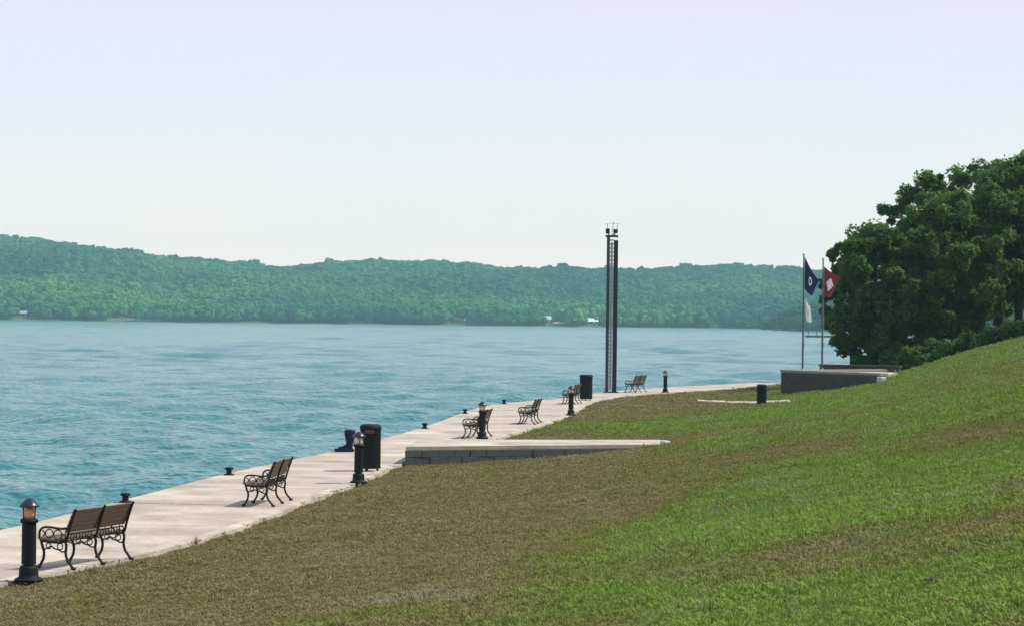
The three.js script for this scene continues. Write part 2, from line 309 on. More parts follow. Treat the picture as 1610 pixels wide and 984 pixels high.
// one far tree: trunk and a crown of leaf clumps, about 1 unit tall
function farTree(sd, wide, n) {
  seed(sd); const pos = [], lumps = [];
  for (let i = 0; i < 11; i++) { const a = rr(0, 6.283), t = rnd(), r = wide * Math.sqrt(rnd()) * (1 - .65 * t) * .75; lumps.push([Math.cos(a) * r, .38 + .48 * t, Math.sin(a) * r, rr(.13, .22) * (1.15 - .4 * t)]); }
  for (let i = 0; i < n; i++) {
    const L = lumps[i % lumps.length], u = V(rr(-1, 1), rr(-.8, 1), rr(-1, 1)).normalize(), p = V(L[0], L[1], L[2]).addScaledVector(u, L[3] * rr(.75, 1.08)), s = rr(.05, .085);
    const q = new THREE.Quaternion().setFromUnitVectors(V(0, 0, 1), u.clone().add(V(rr(-.6, .6), rr(-.3, .7), rr(-.6, .6))).normalize());
    const c = [[-1, -.7], [1, -.8], [.8, .9], [-.9, .8]].map(([x, y]) => V(x * s, y * s, rr(-.02, .02)).applyQuaternion(q).add(p));
    for (const k of [0, 1, 2, 0, 2, 3]) pos.push(c[k].x, c[k].y, c[k].z);
  }
  for (const L of lumps) { const g = new THREE.IcosahedronGeometry(L[3] * .86, 1), b = g.attributes.position; for (let i = 0; i < b.count; i++) pos.push(b.getX(i) + L[0], b.getY(i) + L[1], b.getZ(i) + L[2]); }
  const t = new THREE.CylinderGeometry(.012, .022, .5, 5, 1, true).toNonIndexed().attributes.position; for (let i = 0; i < t.count; i++) pos.push(t.getX(i), t.getY(i) + .25, t.getZ(i));
  const g = new THREE.BufferGeometry(); g.setAttribute('position', new THREE.Float32BufferAttribute(pos, 3)); g.computeVertexNormals(); return g;
}
const farTrees = [farTree(101, .42, 170), farTree(102, .30, 150), farTree(103, .54, 190), farTree(104, .38, 160), farTree(105, .47, 170)];
const farLeaf = new THREE.MeshPhysicalMaterial({ color: C(1, 1, 1), roughness: .95, specularIntensity: .2 });
const farCol = (c, x, z, y) => { const t = clamp(.5 + 1.3 * fbm(x * .006, z * .004, 2) + .6 * fbm(x * .02 + 7, z * .012, 2) + rr(-.15, .15)); return c.setRGB(lerp(.018, .105, t * t), lerp(.095, .245, t), lerp(.064, .052, t)); };
function forest(name, label, places) {
  const m4 = new THREE.Matrix4(), c = new THREE.Color();
  farTrees.forEach((g, v) => {
    const mine = places.filter((_, i) => i % farTrees.length === v), im = new THREE.InstancedMesh(g, farLeaf, mine.length);
    mine.forEach(([x, y, z, h, w, dark], i) => { m4.compose(V(x, y, z), new THREE.Quaternion().setFromAxisAngle(V(0, 1, 0), rr(0, 6.283)), V(h * w, h, h * w)); im.setMatrixAt(i, m4); farCol(c, x, z, y); if (dark) c.multiplyScalar(dark); im.setColorAt(i, c); });
    im.name = numbered(name); tag(im, label[v % 3], 'trees', null, 'stuff'); im.castShadow = im.receiveShadow = true; scene.add(im);
  });
}
{
  seed(111); const P = [], housePx = [[931, 8, 30], [745, 4, 36], [722, 2.5, 22], [861, 5, 16], [36, 6, 26], [880, 7, 12]].map(([x, w, d]) => { const r = ray(x, 490); return [Math.atan2(r.x, -r.z), w, d]; });
  for (let i = 0; i < 34000; i++) {
    const az = rr(-.3, .3), s = shoreR(az), r = s + 5 + 860 * Math.pow(rnd(), 1.05), x = r * Math.sin(az), z = -r * Math.cos(az), low = (r - s) < 60;
    if (!low && fbm(x * .011 + 40, z * .006, 2) > .33) continue;                      // a few meadows
    if (housePx.some(([hp, w, dx]) => Math.abs(az - hp) < w / r && r - s < dx + 4)) continue;
    if (low && N(x * .02, 4.4) > .28 && rnd() < .85) continue;                        // open bank at the houses
    P.push([x, WATER + hillH(az, r) - .4, z, rr(7.5, 13.5) * (rnd() < .04 ? 1.25 : 1), rr(.85, 1.4)]);
  }
  forest('hillside_forest', ['broadleaf forest covering the hills across the lake', 'slender trees mixed through the forest across the lake', 'wide crowned trees mixed through the forest across the lake'], P);
  // wooded point on the near side of the right hand shore
  const H = [], a0 = atHeight(1228, 520.5, WATER), dist = 1180;
  const base = atDepth(1232, 519, dist); const pos = [], idx = [], nx = 40, nz = 14;
  const hp = (u, v) => Math.max(-1, (8 * sm(0, .5, u) + 3) * Math.sin(Math.PI * clamp(v)) * sm(0, .12, u) - .6 + .8 * N(u * 9, v * 4));
  for (let j = 0; j <= nz; j++) for (let i = 0; i <= nx; i++) pos.push(base.x + i / nx * 150, WATER + hp(i / nx, j / nz), -dist - j / nz * 130 - i / nx * 20);
  for (let j = 0; j < nz; j++) for (let i = 0; i < nx; i++) { const a = j * (nx + 1) + i; idx.push(a, a + 1, a + nx + 1, a + 1, a + nx + 2, a + nx + 1); }
  const g = new THREE.BufferGeometry(); g.setAttribute('position', new THREE.Float32BufferAttribute(pos, 3)); g.setIndex(idx); g.computeVertexNormals();
  const m = new THREE.Mesh(g, std(C(.07, .08, .035), 1)); m.name = 'headland'; m.userData.kind = 'structure'; m.receiveShadow = m.castShadow = true; scene.add(m);
  for (let i = 0; i < 620; i++) { const u = Math.pow(rnd(), .8), v = rr(.05, .8); H.push([base.x + u * 150, WATER + hp(u, v) - .3, -dist - v * 130 - u * 20, rr(8, 14) * (.65 + .35 * sm(0, .2, u)), rr(.9, 1.25), .62]); }
  forest('headland_trees', ['dark trees covering the wooded point in the lake', 'slender dark trees on the wooded point in the lake', 'wide dark trees on the wooded point in the lake'], H);
}
// ---------------------------------------------------------------- houses on the far bank
{
  const wallW = std(C(.62, .62, .60), .8), wallT = std(C(.34, .29, .23), .8), roofW = std(C(.85, .86, .86), .5), roofG = std(C(.42, .45, .48), .7), roofR = std(C(.40, .25, .20), .8), dark = std(C(.04, .05, .06), .3);
  const house = (px, dx, L, D, h, rh, wm, rm, turn, label) => {
    const d = ray(px, 490), az = Math.atan2(d.x, -d.z), r = shoreR(az) + dx, y = WATER + hillH(az, r);
    const t = thing('lake_house', label, 'house', V(r * Math.sin(az), y - .3, -r * Math.cos(az)), turn, 'houses on the far bank');
    part('wall', box(L, h, D, 0, h / 2, 0), wm, t);
    const s = new THREE.Shape(); s.moveTo(-D / 2 - .5, 0); s.lineTo(D / 2 + .5, 0); s.lineTo(0, rh); s.closePath();
    const g = new THREE.ExtrudeGeometry(s, { depth: L + 1, bevelEnabled: false }); g.translate(0, h + .01, -(L + 1) / 2); g.rotateY(Math.PI / 2); part('roof', g, rm, t);
    part('door', box(1.1, 2.1, .12, L * .12, 1.05, D / 2 + .05), dark, t);
    for (const wx of [-L * .32, -L * .1, L * .34]) part('window', box(1.3, 1.2, .1, wx, h * .58, D / 2 + .05), dark, t);
  };
  house(931, 30, 7.5, 7, 3, 2.6, wallW, roofW, .15, 'white house with a bright white roof on the far bank');
  house(745, 40, 7, 6, 2.6, 2, wallW, roofG, -.1, 'long low white house with a grey roof among trees across the lake');
  house(722, 22, 8, 6, 2.8, 2, wallT, roofR, .2, 'tan house with a brown roof beside the long low white house');
  house(861, 16, 4, 5, 4.5, 2.2, wallW, roofG, .3, 'narrow two storey white house by the waterline across the lake');
  house(36, 26, 4, 4, 2.6, 1.6, wallW, roofG, -.2, 'small white house below the highest hill across the lake');
  house(880, 12, 9, 4, 1.8, 1.1, wallT, roofR, 0, 'low tan boathouse close to the waterline across the lake');
}
// ---------------------------------------------------------------- floating dock beyond the flags
{
  const p = atHeight(1289, 530.5, WATER), t = thing('floating_dock', 'dark floating dock with a small roof out on the lake', 'dock', p, .1);
  part('deck', box(8.6, .5, 3.2, 0, .45, 0), std(C(.07, .075, .08), .9), t);
  part('float', box(8.2, .5, 2.6, 0, .06, 0), M.binDark, t);
  for (const x of [-3.9, -1.2, 3.9]) part('post', cyl(.12, .12, 2.1, x, .2, 1.3, 8), M.binDark, t);
  part('roof', box(3.2, .22, 2.8, 2.4, 2.2, 0), std(C(.30, .33, .36), .6), t);
  for (const x of [1.1, 3.7]) part('roof_post', cyl(.07, .07, 1.45, x, .7, 0, 8), M.binDark, t);
}

// ---------------------------------------------------------------- concrete platform running out of the lawn
{
  const a = atHeight(637.5, 730, 0), top = atDepth(637.5, 702, -a.z).y, d = atHeight(1053, 698, top), b = atHeight(660, 690.5, top), Lx = d.x - a.x;
  const e = atHeight(1043, 691, top);
  const t = thing('concrete_platform', 'low pale concrete platform running from the lawn to the promenade', 'platform', V(a.x, 0, a.z)), o = p => V(p.x - a.x, 0, p.z - a.z), turn = Math.atan2(-(d.z - a.z), Lx);
  part('platform_top', strip(o(a), o(d), o(e), o(b), top - .09, top, 4.3), M.slab, t);
  const c = V((a.x + d.x + e.x + b.x) / 4 - a.x, 0, (a.z + d.z + e.z + b.z) / 4 - a.z), inn = p => o(p).lerp(c, .012);
  part('core', strip(inn(a), inn(d), inn(e), inn(b), -.4, top - .092, 3), M.mortar, t);
  seed(45); const off = Math.hypot(d.x - a.x, d.z - a.z), al = -turn;
  blockFace(t, off - .1, -.16, top - .094, .42, .19, M.shadedBlock, m => { const x = m.position.x, z = m.position.z + .025; m.position.x = x * Math.cos(al) - z * Math.sin(al); m.position.z = x * Math.sin(al) + z * Math.cos(al); m.rotation.y = turn; });  // block face made up for the concrete side, shade painted in its tone
  const w = thing('end_block', 'small bright white block at the upslope end of the concrete platform', 'block', V(d.x - .1, Math.max(top, lawnH(d.x, d.z)) - .1, d.z - .1), turn);
  part('block', new RoundedBoxGeometry(.2, .17, .32, 3, .05).translate(0, .085, 0), M.whiteBlock, w);
}
// narrow concrete walk further along the lawn
{
  const pts = [[1098, 631.5], [1125, 633.3], [1155, 634.6], [1190, 635], [1220, 634], [1245, 632.5]].map(p => onLawn(...p)), pos = [], idx = [], uv = [];
  const cur = new THREE.CatmullRomCurve3(pts), n = 40;
  for (let i = 0; i <= n; i++) { const p = cur.getPoint(i / n); for (const s of [0, 1]) for (const y of [.05, -.2]) { const x = p.x + s * .1, z = p.z - s * 1.9; pos.push(x, Math.max(lawnH(p.x, p.z), lawnH(x, z)) + y, z); uv.push(x / 3, z / 3); } }
  for (let i = 0; i < n; i++) { const a = i * 4, b = a + 4; idx.push(a, b, b + 2, a, b + 2, a + 2, a, a + 1, b + 1, a, b + 1, b, a + 2, b + 2, b + 3, a + 2, b + 3, a + 3); }
  const g = new THREE.BufferGeometry(); g.setAttribute('position', new THREE.Float32BufferAttribute(pos, 3)); g.setAttribute('uv', new THREE.Float32BufferAttribute(uv, 2)); g.setIndex(idx); g.computeVertexNormals();
  const m = new THREE.Mesh(g, M.slab); m.name = 'lawn_path'; m.userData.kind = 'structure'; m.receiveShadow = true; scene.add(m);
}

// ---------------------------------------------------------------- retaining wall terrace with flagpoles
const W0 = onLawn(1229, 620.5), W1 = onLawn(1384, 601), wallTop = atDepth(1229, 580.5, -W0.z).y;
{
  const dx = W1.x - W0.x, dz = W1.z - W0.z, L = Math.hypot(dx, dz), turn = Math.atan2(-dz, dx), H = wallTop - W0.y;
  const t = thing('terrace_wall', 'dark brown stone retaining wall of the flag terrace set into the lawn', 'wall', V(W0.x, W0.y, W0.z), turn);
  part('core', box(L - .02, H - .12 + .5, .3, L / 2, (H - .12 - .5) / 2, -.19), M.mortar, t); seed(46);
  blockFace(t, L, -.25, H - .122, .44, .2, M.brownBlock, m => { m.position.z += .03; });
  part('coping', box(L + .1, .11, .45, L / 2, H - .062, -.19, .015), M.wallCap, t);
  part('return_wall', box(.35, H - .12 + .5, 5.6, .175, (H - .12 - .5) / 2, -3.16), M.wallStone, t);
  part('coping', box(.45, .11, 5.6, .17, H - .064, -3.24, .015), M.wallCap, t);
  part('terrace_floor', box(L - 2.2, .1, 5.0, L / 2 - .7, H - .17, -3.1), M.slab, t);
  const q0 = atDepth(1291, 575, -W0.z + 5.2), q1 = atDepth(1416, 578, -W0.z + 3.6), bl = Math.hypot(q1.x - q0.x, q1.z - q0.z);
  const bw = thing('back_wall', 'long low dark wall behind the flag terrace, under the low tree', 'wall', V(q0.x, wallTop - .35, q0.z), Math.atan2(-(q1.z - q0.z), q1.x - q0.x));
  part('face', box(bl, q0.y - wallTop + .35 + .9, .35, bl / 2, (q0.y - wallTop + .35 - .9) / 2, 0), M.wallStone, bw);
  part('coping', box(bl + .08, .08, .42, bl / 2, q0.y - wallTop + .35 + .042, 0, .012), M.wallStone, bw);
  const w = thing('corner_block', 'small white block where the terrace wall meets the lawn', 'block', V(W1.x + .05, lawnH(W1.x, W1.z) - .06, W1.z + .1), turn);
  part('block', new RoundedBoxGeometry(.3, .3, .3, 3, .05).translate(0, .15, 0), M.whiteBlock, w);
}
// flags
function flagTex(draw) { const c = document.createElement('canvas'); c.width = 384; c.height = 256; const x = c.getContext('2d'); draw(x); const t = new THREE.CanvasTexture(c); t.colorSpace = THREE.SRGBColorSpace; t.magFilter = THREE.LinearFilter; return t; }
const navyFlag = flagTex(x => { x.fillStyle = '#161d45'; x.fillRect(0, 0, 384, 256); x.fillStyle = '#6f8fc4'; x.fillRect(340, 0, 44, 256); x.fillStyle = '#e8e8ec'; x.beginPath(); x.arc(180, 120, 46, 0, 7); x.fill(); x.fillStyle = '#43507c'; x.beginPath(); x.arc(180, 120, 26, 0, 7); x.fill(); });
const redFlag = flagTex(x => { x.fillStyle = '#86202b'; x.fillRect(0, 0, 384, 256); x.fillStyle = '#f4f1ee'; x.beginPath(); x.moveTo(75, 128); x.lineTo(185, 55); x.lineTo(295, 128); x.lineTo(185, 201); x.fill(); x.fillStyle = '#d9a9ac'; x.beginPath(); x.moveTo(110, 128); x.lineTo(185, 80); x.lineTo(260, 128); x.lineTo(185, 176); x.fill(); x.fillStyle = '#f4f1ee'; x.fillRect(150, 100, 70, 56); });
const whiteFlag = flagTex(x => { x.fillStyle = '#efefea'; x.fillRect(0, 0, 384, 256); x.fillStyle = '#d8d9d6'; x.fillRect(110, 80, 150, 90); });
function cloth(TL, TR, BR, BL, amp, folds) {
  const n = 22, m = 16, pos = [], uv = [], idx = [];
  for (let j = 0; j <= m; j++) for (let i = 0; i <= n; i++) {
    const u = i / n, v = j / m, x = lerp(lerp(TL[0], TR[0], u), lerp(BL[0], BR[0], u), v), y0 = lerp(lerp(TL[1], TR[1], u), lerp(BL[1], BR[1], u), v);
    const y = y0 - .10 * Math.sin(Math.PI * u) * (1 - v * .5);
    pos.push(x, y, amp * Math.sin(u * folds * 6.283 + v * 1.3) * (.2 + .8 * u)); uv.push(u, 1 - v);
  }
  for (let j = 0; j < m; j++) for (let i = 0; i < n; i++) { const a = j * (n + 1) + i; idx.push(a, a + n + 1, a + 1, a + 1, a + n + 1, a + n + 2); }
  const g = new THREE.BufferGeometry(); g.setAttribute('position', new THREE.Float32BufferAttribute(pos, 3)); g.setAttribute('uv', new THREE.Float32BufferAttribute(uv, 2)); g.setIndex(idx); g.computeVertexNormals(); return g;
}
const clothMat = map => new THREE.MeshPhysicalMaterial({ map, roughness: .95, transmission: .3, thickness: 0, side: THREE.DoubleSide });
{
  const zP = -W0.z + 1.9, mpp = zP / F;
  const flagpole = (px, pyTop, pyBase, label) => {
    const b = atDepth(px, pyBase, zP); b.y = wallTop - .13; const topY = atDepth(px + 4, pyTop, zP).y, h = topY - b.y;
    const t = thing('flagpole', label, 'flagpole', b, 0, null);
    part('pole', cyl(.045, .028, h, 0, 0, 0, 12), M.pole, t);
    part('base_collar', lathe([[.0, 0], [.13, 0], [.13, .03], [.07, .09], [.05, .16], [0, .16]]), M.pole, t);
    part('finial', new THREE.SphereGeometry(.06, 14, 10).translate(0, h + .05, 0), M.steelPale, t);
    part('cleat', box(.03, .16, .06, .05, 1.2, 0, .01), M.pole, t);
    part('halyard', bar(V(.055, .9, .03), V(.04, h - .05, .03), .006, 5), M.steelPale, t);
    return [b, h];
  };
  const [b1, h1] = flagpole(1262.5, 402, 578, 'tall green grey flagpole carrying the navy flag and a white flag');
  const [b2, h2] = flagpole(1293, 409, 576, 'green grey flagpole carrying the red flag beside the tree');
  const flag = (name, label, b, y, corners, amp, folds, map) => {
    const t = thing(name, label, 'flag', V(b.x + .045, b.y + y, b.z)), s = mpp;
    part('cloth', cloth(...corners.map(([x, yy]) => [x * s, -yy * s]), amp, folds), clothMat(map), t);
    part('hoist_edge', bar(V(0, -.01, 0), V(corners[3][0] * s, -corners[3][1] * s, 0), .012, 6), M.steelPale, t);
  };
  flag('flag', 'navy flag with a pale round emblem hanging limp from the flagpole', b1, h1 - .06, [[0, 0], [25, 40], [13, 62], [0, 49]], .07, 1.6, navyFlag);
  flag('flag', 'small white flag hanging below the navy flag', b1, h1 - .06 - 63 * mpp, [[2, 0], [9, 14], [12, 39], [3, 36]], .05, 1.2, whiteFlag);
  flag('flag', 'red flag with a white diamond hanging beside the tree', b2, h2 - 10 * mpp, [[0, 0], [27, 14], [11, 48], [0, 44]], .07, 1.5, redFlag);
}

// ---------------------------------------------------------------- benches
function makeBench() {
  const t = thing('park_bench', '', 'bench', V(0, 0, 0), 0, 'benches along the promenade'), L = 1.52;
  // profile: x runs from the front edge (-.31) to the back (+.31); slats run along z
  for (const z of [-L / 2, 0, L / 2]) {
    const P = (pts) => pts.map(([x, y]) => [x, y, z]);
    const f = part('frame', [tube(P([[-.27, .40], [-.15, .385], [0, .38], [.12, .395], [.17, .43], [.20, .54], [.245, .68], [.30, .83], [.315, .86]]), .019, 30)], M.iron, t);
    part('leg', [tube(P([[-.255, .40], [-.235, .33], [-.205, .24], [-.215, .14], [-.26, .06], [-.29, .015]]), .02, 24), new THREE.SphereGeometry(.032, 10, 8).scale(1.3, .7, 1).translate(-.29, .022, z)], M.iron, f);
    part('leg', [tube(P([[.15, .41], [.165, .33], [.155, .24], [.185, .14], [.25, .06], [.285, .015]]), .02, 24), new THREE.SphereGeometry(.032, 10, 8).scale(1.3, .7, 1).translate(.285, .022, z)], M.iron, f);
    const ring = (x, y, r, w = .009) => new THREE.TorusGeometry(r, w, 6, 18).translate(x, y, z);
    if (z) part('armrest', [tube(P([[-.27, .41], [-.285, .47], [-.27, .545], [-.21, .585], [-.1, .59], [.06, .575], [.19, .59]]), .017, 30), tube(P([[-.24, .54], [-.205, .52], [-.20, .48], [-.23, .46]]), .010, 14)], M.iron, f);
    const geos = z ? [ring(-.12, .50, .062), ring(.02, .49, .066), ring(.115, .46, .035)] : [];
    geos.push(ring(-.13, .325, .04), ring(.06, .325, .045), tube(P([[-.20, .27], [-.09, .32], [-.03, .29], [.03, .28], [.10, .25], [.15, .27]]), .011, 20));
    part('scroll', geos, M.iron, f);
  }
  const seat = [[-.275, .425], [-.195, .412], [-.115, .405], [-.035, .403], [.045, .41], [.115, .425]];
  for (const [x, y] of seat) { const g = new RoundedBoxGeometry(.066, .024, L + .03, 2, .006); g.translate(x, y + .006, 0); part('seat_slat', g, M.wood, t); }
  for (let i = 0; i < 5; i++) { const s = i / 4, x = lerp(.178, .292, s), y = lerp(.555, .815, s); const g = new RoundedBoxGeometry(.02, .064, L + .03, 2, .006); g.rotateZ(-.40); g.translate(x - .018, y, 0); part('back_slat', g, M.wood, t); }
  // cast scrollwork under the backrest, one panel each side of the middle frame
  for (const c of [-L / 4, L / 4]) {
    const w = L / 2 - .06, geos = [bar(V(.165, .50, c - w / 2), V(.165, .50, c + w / 2), .011, 6), bar(V(.15, .405, c - w / 2), V(.15, .405, c + w / 2), .010, 6)];
    for (const o of [-.22, -.075, .075, .22]) { const g = new THREE.TorusGeometry(.045, .008, 6, 16); g.rotateY(Math.PI / 2); g.translate(.16, .452, c + o); geos.push(g); }
    geos.push(tube([[.15, .40, c - w / 2], [.15, .345, c - .12], [.15, .375, c], [.15, .345, c + .12], [.15, .40, c + w / 2]], .010, 24));
    part('back_scrollwork', geos, M.iron, t);
  }
  return t;
}
{
  const b = makeBench(), R = d => -d * Math.PI / 180;
  const spots = [[-6.11, -32.1, 22, 'slatted bench with black scrolled iron frame next to the lamp with an orange core'], [-4.67, -42.9, 7, 'slatted iron bench standing alone between two mooring bollards, before the large bin'],
    [-1.02, -67.75, 11, 'slatted iron bench standing behind a bollard lamp just past the concrete platform'], [.66, -77.2, 9, 'slatted iron bench alone beyond the concrete platform, weathered pale in the sun'],
    [2.62, -95.9, 12, 'slatted iron bench half hidden behind a bollard lamp and a dark bin'], [6.3, -112.6, 24, 'slatted iron bench at the bend beside the tall ladder mast']];
  spots.forEach(([x, z, a, l], i) => { if (!i) { b.position.set(x, .004, z); b.rotation.y = R(a); b.userData.label = l; } else copyOf(b, V(x, .004, z), R(a), l); });
}
// ---------------------------------------------------------------- bollard lamps
{
  const t = thing('bollard_lamp', '', 'lamp', V(0, 0, 0), 0, 'bollard lamps along the edge of the promenade');
  part('base', [lathe([[0, 0], [.188, 0], [.188, .03], [.172, .046], [.135, .06], [.13, .10], [.126, .18], [.108, .21], [0, .235]], 32)], M.black, t);
  part('post', cyl(.098, .095, .57, 0, .23, 0, 28), M.black, t);
  part('collar', lathe([[0, .79], [.118, .79], [.122, .82], [.105, .845], [0, .845]], 28), M.black, t);
  const lens = part('lens', cyl(.088, .096, .155, 0, .845, 0, 26), M.glass, t);
  part('lamp_core', lathe([[0, .85], [.07, .85], [.078, .90], [.072, .955], [.04, .985], [0, .99]], 18), M.lampCore, lens);
  part('cap', lathe([[0, 1.0], [.135, 1.0], [.137, 1.02], [.11, 1.055], [.062, 1.10], [.03, 1.118], [0, 1.122]], 28), M.capTop, t);
  for (let i = 0; i < 4; i++) { const a = i * Math.PI / 2 + .6; part('guard_rod', bar(V(.103 * Math.cos(a), .84, .103 * Math.sin(a)), V(.112 * Math.cos(a), 1.0, .112 * Math.sin(a)), .008, 6), M.black, t); }
  const spots = [[-6.47, -29.95, 'black bollard lamp with an orange core showing, beside the first bench'], [-3.3, -48.4, 'black bollard lamp standing in front of the large dark bin'], [-.86, -67.0, 'black bollard lamp standing in front of a bench past the concrete platform'], [2.27, -84.1, 'slim black bollard lamp at the lawn edge in front of a half hidden bench'], [7.78, -112.2, 'black bollard lamp at the lawn edge past the tall ladder mast']];
  spots.forEach(([x, z, l], i) => { const p = V(x, .006, z); if (!i) { t.position.copy(p); t.userData.label = l; } else copyOf(t, p, i * .7, l).traverse(o => { if (o.name === 'lamp_core') o.material = M.lampPale; }); });
}
// ---------------------------------------------------------------- litter bins
function makeBin(r, h, p, turn, label, plate) {
  const t = thing('litter_bin', label, 'bin', p, turn, 'dark litter bins by the water');
  part('liner', cyl(r * .93, r * .93, h * .86, 0, h * .05, 0, 28), M.binInner, t);
  const n = 30; for (let i = 0; i < n; i++) { const a = i / n * 6.283, g = box(.012, h * .83, r * .135, r * .965, h * .475, 0); g.rotateY(a); part('slat', g, M.binDark, t); }
  part('base_ring', new THREE.TorusGeometry(r * .97, .014, 8, 36).rotateX(Math.PI / 2).translate(0, h * .065, 0), M.binDark, t);
  part('top_ring', new THREE.TorusGeometry(r * .97, .016, 8, 36).rotateX(Math.PI / 2).translate(0, h * .885, 0), M.binDark, t);
  part('lid', lathe([[r * .42, h * .955], [r * .5, h * .975], [r * .8, h * .995], [r * .98, h * .975], [r * 1.05, h * .93], [r * 1.05, h * .895], [r * .98, h * .89], [r * .42, h * .94], [r * .42, h * .955]], 32), M.binDark, t);
  for (let i = 0; i < 3; i++) { const a = i * 2.094; part('foot', cyl(.03, .025, h * .06, r * .7 * Math.cos(a), 0, r * .7 * Math.sin(a), 8), M.binDark, t); }
  if (plate) part('plate', box(r * .9, h * .07, .012, 0, h * .845, r * 1.0 + .012), M.redPlate, t);
  return t;
}
makeBin(.245, 1.10, V(-3.3, .004, -52.4), 0, 'large dark slatted litter bin with a dull red plate, behind a bollard lamp', true);
makeBin(.29, 1.16, V(3.38, .004, -100.3), .4, 'dark round litter bin on the promenade before the tall ladder mast', false);
{ const p = onLawn(1198, 636); makeBin(.185, .80, V(p.x, p.y - .01, p.z), .2, 'short dark litter bin standing alone on the lawn by the narrow path', false); }
// ---------------------------------------------------------------- mooring hardware along the water
{
  const t = thing('mooring_bollard', 'small black mushroom headed mooring bollard on the water edge', 'mooring bollard', V(0, 0, 0), 0, 'small mooring bollards on the water edge');
  part('base_plate', lathe([[0, 0], [.12, 0], [.12, .018], [.085, .03], [0, .03]], 20), M.black, t);
  part('stem', lathe([[.07, .025], [.058, .07], [.06, .11], [.07, .125]], 20), M.black, t);
  part('head', lathe([[0, .115], [.07, .118], [.10, .135], [.104, .155], [.085, .175], [0, .185]], 20), M.black, t);
  [[190, 787], [357, 744.5], [669, 672], [735, 649], [798, 633.5]].forEach(([px, py], i) => {
    const p = atHeight(px, py + 1.5, 0); let w = waterCurve.getSpacedPoints(600).reduce((a, b) => b.distanceTo(p) < a.distanceTo(p) ? b : a);
    const g = gs.reduce((a, b) => b.distanceTo(w) < a.distanceTo(w) ? b : a), q = w.clone().addScaledVector(g.clone().sub(w).normalize(), .2); q.y = .004;
    const l = 'small black mushroom headed mooring bollard on the water edge ' + ['right behind the first bench', 'level with the lone second bench', 'before the concrete platform', 'beside the bench with a lamp', 'past the bench with a lamp'][i];
    if (!i) { t.position.copy(q); t.userData.label = l; } else copyOf(t, q, i, l);
  });
  const p = atHeight(543, 708, 0); p.y = .004; p.z += .55; p.x += .15;
  const m = thing('mooring_post', 'dark navy post with a flared head and a long foot at the water edge', 'mooring post', p, .25);
  part('post', lathe([[.0, .03], [.075, .03], [.085, .16], [.10, .26], [.125, .36], [.145, .47], [.150, .56], [.135, .585], [.06, .60], [0, .60]], 26), M.navy, m);
  part('foot', [new RoundedBoxGeometry(.52, .09, .2, 3, .03).translate(-.15, .045, 0), tube([[-.3, .08, 0], [-.16, .11, 0], [-.05, .2, 0], [.0, .34, 0]], .05, 18)], M.navy, m);
  part('head_rim', new THREE.TorusGeometry(.148, .016, 8, 26).rotateX(Math.PI / 2).translate(0, .555, 0), M.navy, m);
}
// ---------------------------------------------------------------- ladder mast
{
  const p = V(5.0, .004, -111.3), s = 111.3 / F, t = thing('ladder_mast', 'tall dark twin post mast with ladder rungs and small aerials on top', 'mast', p, 0), Hm = 7.75;
  t.rotation.z = -.001;
  part('post', box(.21, Hm - .15, .24, .16, (Hm - .15) / 2, 0, .02), M.steelDark, t);
  part('post', box(.15, Hm, .18, -.22, Hm / 2, 0, .015), M.steelGrey, t);
  for (let i = 0; i < 38; i++) part('rung', box(.20, .075, .05, -.045, .2 + i * .2, .0), M.steelPale, t);
  part('cable_tray', box(.10, Hm - .5, .03, -.045, Hm / 2, -.07), M.steelPale, t);
  part('base_plate', box(.74, .05, .5, 0, .025, 0, .01), M.steelDark, t);
  part('head_plate', box(.62, .10, .34, -.05, Hm + .05, 0, .015), M.steelDark, t);
  part('floodlight', [box(.20, .26, .16, -.26, Hm + .30, 0, .02), bar(V(-.2, Hm + .1, 0), V(-.24, Hm + .3, 0), .03)], M.steelDark, t);
  part('floodlight', [box(.22, .2, .16, .13, Hm + .30, 0, .02).rotateZ(0), bar(V(.02, Hm + .1, 0), V(.13, Hm + .28, 0), .03)], M.steelDark, t);
  part('aerial_bar', bar(V(-.42, Hm + .66, 0), V(.36, Hm + .68, 0), .007, 6), M.steelGrey, t);
  for (const [x0, x1, h] of [[-.2, -.3, .66], [-.05, .02, .78], [.1, .26, .67]]) part('aerial', bar(V(x0, Hm + .1, 0), V(x1, Hm + h, 0), .014, 6), M.steelGrey, t);
}

